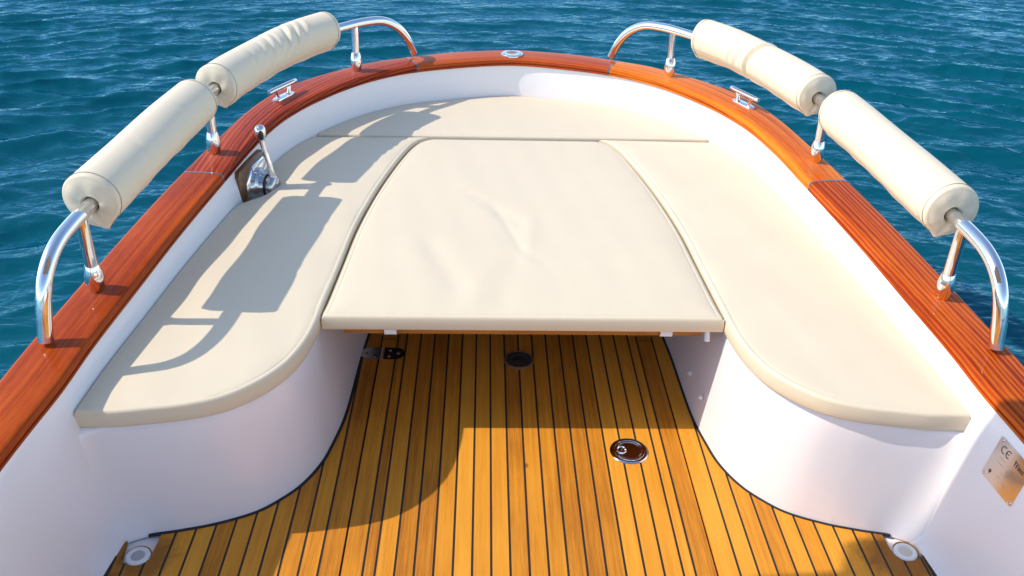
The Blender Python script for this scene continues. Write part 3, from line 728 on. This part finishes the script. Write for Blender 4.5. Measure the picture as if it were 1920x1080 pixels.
# table under the cushion
tb=empty('folding_table',(0,2.9,.34)); tag(tb,'wooden table under the large middle cushion, only its front edge showing','table')
m=MB(); pts=[(-.53,2.215)]+[(-p[0]+.03,max(p[1],2.225)) for p in cb[10:]]+[(p[0]-.03,max(p[1],2.225)) for p in cb[10:][::-1]]+[(.53,2.215)]
k=len(pts); V=[(x,y,.341) for x,y in pts]+[(x,y,.3612) for x,y in pts]
m.add(V,[list(range(k)),[k+i for i in range(k)][::-1]]+[[i,(i+1)%k,k+(i+1)%k,k+i] for i in range(k)],smooth=False)
def rel(o,p):
    o.parent=p; o.matrix_parent_inverse=Matrix.Translation(-Vector(p.location)); return o
rel(m.build('table_top',TABLEWOOD),tb)
m=MB(); m.lathe([(.07,0.001),(.07,.01),(.035,.02),(.03,.34)],(0,2.95,0),None,24); rel(m.build('pedestal',CHROME),tb)
for x,fl_ in ((-.392,0),(.424,1)):
    m=MB(); prof=[(2.206,.3625),(2.203,.352),(2.206,.343),(2.213,.3385),(2.226,.337)]
    m.grid([[(x-.018,y,z) for y,z in prof],[(x+.018,y,z) for y,z in prof]],flip=True)
    m.grid([[(x-.018,y+.002,z+.002) for y,z in prof],[(x+.018,y+.002,z+.002) for y,z in prof]])
    for e in (-1,1): m.grid([[(x+e*.018,y,z) for y,z in prof],[(x+e*.018,y+.002,z+.002) for y,z in prof]],flip=e>0)
    rel(m.build('strap_clip',WHITEPL),tb)
m=MB(); A=Vector((.547,2.213,.360)); q=Vector((.02,-.35,-1)).normalized().to_track_quat('Z','Y').to_matrix()
m.lathe([(.0085,0),(.0085,.026),(.0095,.027),(.0095,.031),(.0055,.031),(.0050,.022)],tuple(A),q,20,cap1=True); rel(m.build('latch_tube',WHITEPL),tb)

# ---------------------------------------------------------------- rail rolls
railS=arclen(rail)
def roll(name,sgn,y0,y1,label,R=.077,folds=(),flap=True,zoff=.010):
    i0=rail_pt(y0)[1]; i1=rail_pt(y1)[1]; s0,s1=railS[i0],railS[i1]; Lr=s1-s0
    ns=150; na=96; ss=np.r_[np.array([0,.0015,.004,.008,.0125,.018]),np.linspace(.018,Lr-.018,ns)[1:-1],Lr-np.array([0,.0015,.004,.008,.0125,.018])[::-1]]
    ctr=np.stack([np.interp(ss+s0,railS,rail[:,k]) for k in range(3)],1); ctr[:,0]*=sgn; ctr[:,2]+=zoff
    tg=np.gradient(ctr,axis=0); tg/=np.linalg.norm(tg,axis=1)[:,None]
    up=np.array([0,0,1.]); rows=[]
    seam=-PI/2+.30  # the seam hangs under the roll on the inboard side
    rr=np.random.default_rng(int(abs(y0*100)+sgn*7+50)); ph=rr.uniform(0,6.28,12)
    cap0=[];cap1=[]
    for i,sv in enumerate(ss):
        t=tg[i]; side=np.cross(t,up)*(1); side/=np.linalg.norm(side); u=np.cross(side,t)
        inb=side*(-1 if side[0]*sgn>0 else 1)
        e=min(sv,Lr-sv); edge=.010-math.sqrt(max(0,.0001-(.010-min(e,.010))**2))
        row=[]
        for k in range(na):
            a=2*PI*k/na
            da=(a-seam+PI)%(2*PI)-PI
            r=R-edge
            r-=.0022*math.exp(-((da-.62)/.035)**2)-.0009*math.exp(-((da-.70)/.05)**2)
            if flap: r+= .0125*math.exp(-(abs(da)/.17)**1.3)*(1+.10*math.sin(sv*21+ph[0])+.08*math.sin(sv*47+ph[1]))
            r+=.0008*math.sin(3*a+ph[2]+sv*3)+.0007*math.sin(sv*13+2*a+ph[3])
            r*= 1-.03*(1-math.cos(2*PI*sv/Lr))*.3
            for f0,slope,wd,dep,ac,aw in folds:
                x=(sv-f0*Lr-slope*((a-ac+PI)%(2*PI)-PI))/wd
                g=math.exp(-x*x)-.55*math.exp(-((x-1.7)/1.1)**2)
                r-=dep*g*math.exp(-(((a-ac+PI)%(2*PI)-PI)/aw)**2)
            row.append(tuple(ctr[i]+r*(math.cos(a)*inb+math.sin(a)*u)))
        rows.append(row)
    m=MB(); flip=(sgn>0)
    m.grid(rows,closed_v=True,flip=flip)
    # end caps : padded discs that dip to the opening round the tube
    for idx,dirn in ((0,-1),(len(ss)-1,1)):
        t=tg[idx]*dirn; base=np.array(rows[idx]); cen=base.mean(0); tubec=ctr[idx]-np.array([0,0,zoff]); 
        rings=[base]
        for f,bul in ((.10,.0035),(.25,.006),(.45,.007),(.62,.005),(.70,-.002),(.72,-.008)):
            tgt=[]
            for k in range(na):
                dv=base[k]-cen; hole=tubec+dv/np.linalg.norm(dv)*(TUBE_R+.0015)
                g=f/.72
                da=(2*PI*k/na-seam+PI)%(2*PI)-PI
                slit=-.010*math.exp(-(da/.16)**2)*min(1,f*4)
                puck=.0016*math.sin(5*2*PI*k/na+ph[4])*math.sin(PI*g)
                tgt.append(base[k]*(1-g)+hole*g+t*(bul+slit+puck))
            rings.append(np.array(tgt))
        m.grid([[tuple(p) for p in r] for r in rings],closed_v=True,flip=flip if dirn>0 else not flip)
    o=m.build(name,CREAM2); tag(o,label,'rail bolster','padded bolsters on the hand rails')
    # end seams
    for idx in (5,len(ss)-6):
        m=MB(); ring_=rows[idx]; 
        for k in range(0,na*3):
            f=k/3; a_=int(f)%na; b_=(a_+1)%na; w=f-int(f)
            if k%2: continue
            def pt(ff):
                a_=int(ff)%na; b_=(a_+1)%na; w=ff-int(ff); p=np.array(ring_[a_])*(1-w)+np.array(ring_[b_])*w; c_=ctr[idx]; dv=p-c_; return tuple(c_+dv*(1+.0006/np.linalg.norm(dv)))
            m.tube([pt(f),pt(f+.27)],.0014,5)
        m.build('seam_stitching',THREAD,o)
    return o
roll('rail_bolster',-1,2.205,2.985,'smooth cream bolster on the near part of the rail above the throttle side',folds=[(.30,.03,.02,.002,.6,.8),(.72,-.02,.018,.0018,.9,.7)])
roll('rail_bolster',-1,3.125,3.865,'cream bolster with several fine diagonal folds, beyond the smooth one on the throttle side',R=.075,
     folds=[(.36,.03,.011,.004,.8,.7),(.44,.035,.011,.006,.9,.9),(.50,.03,.010,.005,.8,.7),(.60,.05,.013,.010,.9,.8),(.67,.045,.010,.008,.7,.6),(.75,.03,.013,.006,.9,.7),(.25,.02,.012,.0035,.5,.6)])
roll('rail_bolster',1,3.125,3.855,'cream bolster with one deep crease round its middle',R=.075,
     folds=[(.50,-.02,.0085,.0150,.7,1.4),(.60,-.03,.012,.006,.2,.7),(.67,-.02,.010,.005,.1,.6),(.39,.02,.012,.0055,.2,.7),(.31,.02,.010,.0045,.2,.6),(.22,.02,.012,.003,.3,.6)])
roll('rail_bolster',1,2.205,2.985,'smooth cream bolster with a hanging flap, nearest the maker plate',
     folds=[(.06,.0,.006,.004,-.5,.5)])

# ---------------------------------------------------------------- cockpit canopy above the camera (its soft shadow falls at the lower right)
cp=empty('cockpit_canopy',(0,.5,1.95)); tag(cp,'pale flat canopy over the cockpit, its soft shadow falling at the lower right','canopy')
m=MB(); out=[(-1.40,.78),(1.15,.78),(1.15,1.66),(-.2,1.695),(-.9,1.725),(-1.06,1.732),(-1.11,1.715),(-1.125,1.67),(-1.15,1.62),(-1.40,1.60)]
k=len(out); V=[(x,y,1.945) for x,y in out]+[(x,y,1.965) for x,y in out]
m.add(V,[list(range(k))[::-1],[k+i for i in range(k)]]+[[i,(i+1)%k,k+(i+1)%k,k+i] for i in range(k)],smooth=False)
rel(m.build('canopy_panel',CANVAS,boat=False),cp)
for x in (-1.2,1.1):
    for y in (.82,):
        m=MB(); m.tube([(x,y,.45),(x,y,1.945)],.014,12); rel(m.build('canopy_pole',CHROME,boat=False),cp)

# ---------------------------------------------------------------- water
def axis(lo,hi,step,far,g=1.35):
    a=list(np.arange(lo,hi+step*.5,step)); s=step; x=a[-1]
    right=[]
    while x<far: s*=g; x+=s; right.append(x)
    s=step; x=a[0]; left=[]
    while x>-far: s*=g; x-=s; left.append(x)
    return np.array(left[::-1]+a+right)
ax=axis(-9.5,9.5,.024,900); ay=axis(1.6,12.5,.022,900)
X,Y=np.meshgrid(ax,ay,indexing='ij'); Hh=np.zeros_like(X); DXx=np.zeros_like(X); DYy=np.zeros_like(X)
fade=np.exp(-np.maximum(0,np.maximum(np.abs(X)-9.5,np.maximum(Y-13.5,1.6-Y)))/6)
for k in range(130):
    lam=float(np.exp(rng.uniform(math.log(.095),math.log(.65)))); kk=2*PI/lam
    slope=.035*rng.uniform(.4,1.6)*(1.0 if lam<.5 else .8); amp=slope/kk; ph=rng.uniform(0,2*PI)
    if k%5<4:      # ripples fanning out round the bow
        ox,oy=rng.normal(0,1.6),rng.normal(-1.5,1.8); rr_=np.sqrt((X-ox)**2+(Y-oy)**2)+1e-6; cx,sy=(X-ox)/rr_,(Y-oy)/rr_; arg=kk*rr_+ph
    else:
        ang=rng.normal(PI/2,.8); cx,sy=math.cos(ang),math.sin(ang); arg=kk*(X*cx+Y*sy)+ph
    Hh+=amp*np.sin(arg); DXx+=0.9*amp*cx*np.cos(arg); DYy+=0.9*amp*sy*np.cos(arg)
gust=.85+.42*np.sin(X*.55+Y*.8+1)*np.sin(Y*.45-X*.35+.5)
Hh*=fade*gust; DXx*=fade*gust; DYy*=fade*gust
# calmer, darker lee close to the right hand side
V=np.stack([X+DXx,Y+DYy,Hh-.25],-1).reshape(-1,3).astype(np.float32)
nx,ny=X.shape; I,J=np.meshgrid(np.arange(nx-1),np.arange(ny-1),indexing='ij'); b0=(I*ny+J).ravel()
F=np.stack([b0,b0+ny,b0+ny+1,b0+1],1).astype(np.int32)
me=bpy.data.meshes.new('water'); me.vertices.add(len(V)); me.vertices.foreach_set('co',V.ravel())
me.loops.add(F.size); me.loops.foreach_set('vertex_index',F.ravel()); me.polygons.add(len(F)); me.polygons.foreach_set('loop_start',np.arange(0,F.size,4,dtype=np.int32))
me.polygons.foreach_set('use_smooth',np.ones(len(F),bool)); me.materials.append(WATER); me.update(calc_edges=True); me.validate()
tag(link(bpy.data.objects.new('water',me)),None,None,None,'structure')

# ---------------------------------------------------------------- light, sky, camera
ELEV=math.radians(44.5)
w=bpy.data.worlds.new('World'); S.world=w; w.use_nodes=True; nt=w.node_tree
sky=nt.nodes.new('ShaderNodeTexSky'); sky.sky_type='NISHITA'; sky.sun_disc=False; sky.sun_elevation=ELEV; sky.sun_rotation=math.radians(-90); sky.air_density=1.0; sky.dust_density=.45; sky.ozone_density=.9
bg=nt.nodes['Background']; bg.inputs['Strength'].default_value=.15; nt.links.new(sky.outputs[0],bg.inputs[0])
sd=bpy.data.lights.new('sun','SUN'); sd.energy=2.35; sd.angle=math.radians(.53); sd.color=(1,.90,.76)
so=link(bpy.data.objects.new('sun',sd)); so.rotation_euler=(0,-(PI/2-ELEV),0)

cd=bpy.data.cameras.new('camera'); cam=link(bpy.data.objects.new('camera',cd))
f_px=1679.76; pitch,yaw,roll_=.5352582540,.0382062976,.0286104882
cy,sy=math.cos(yaw),math.sin(yaw); cp_,sp=math.cos(pitch),math.sin(pitch)
fwd=Vector((sy*cp_,cy*cp_,-sp)); right=Vector((cy,-sy,0)); up=right.cross(fwd)
c_,s_=math.cos(roll_),math.sin(roll_); r2=c_*right+s_*up; u2=-s_*right+c_*up
cam.matrix_world=Matrix((( r2.x,u2.x,-fwd.x,-.1174),(r2.y,u2.y,-fwd.y,0),(r2.z,u2.z,-fwd.z,1.8149),(0,0,0,1)))
cd.sensor_width=36; cd.lens=f_px*36/1920; cd.clip_start=.02; cd.clip_end=3000
S.camera=cam
S.view_settings.view_transform='Standard'; S.view_settings.look='None'; S.view_settings.exposure=.80; S.view_settings.gamma=1; S.view_settings.use_curve_mapping=False
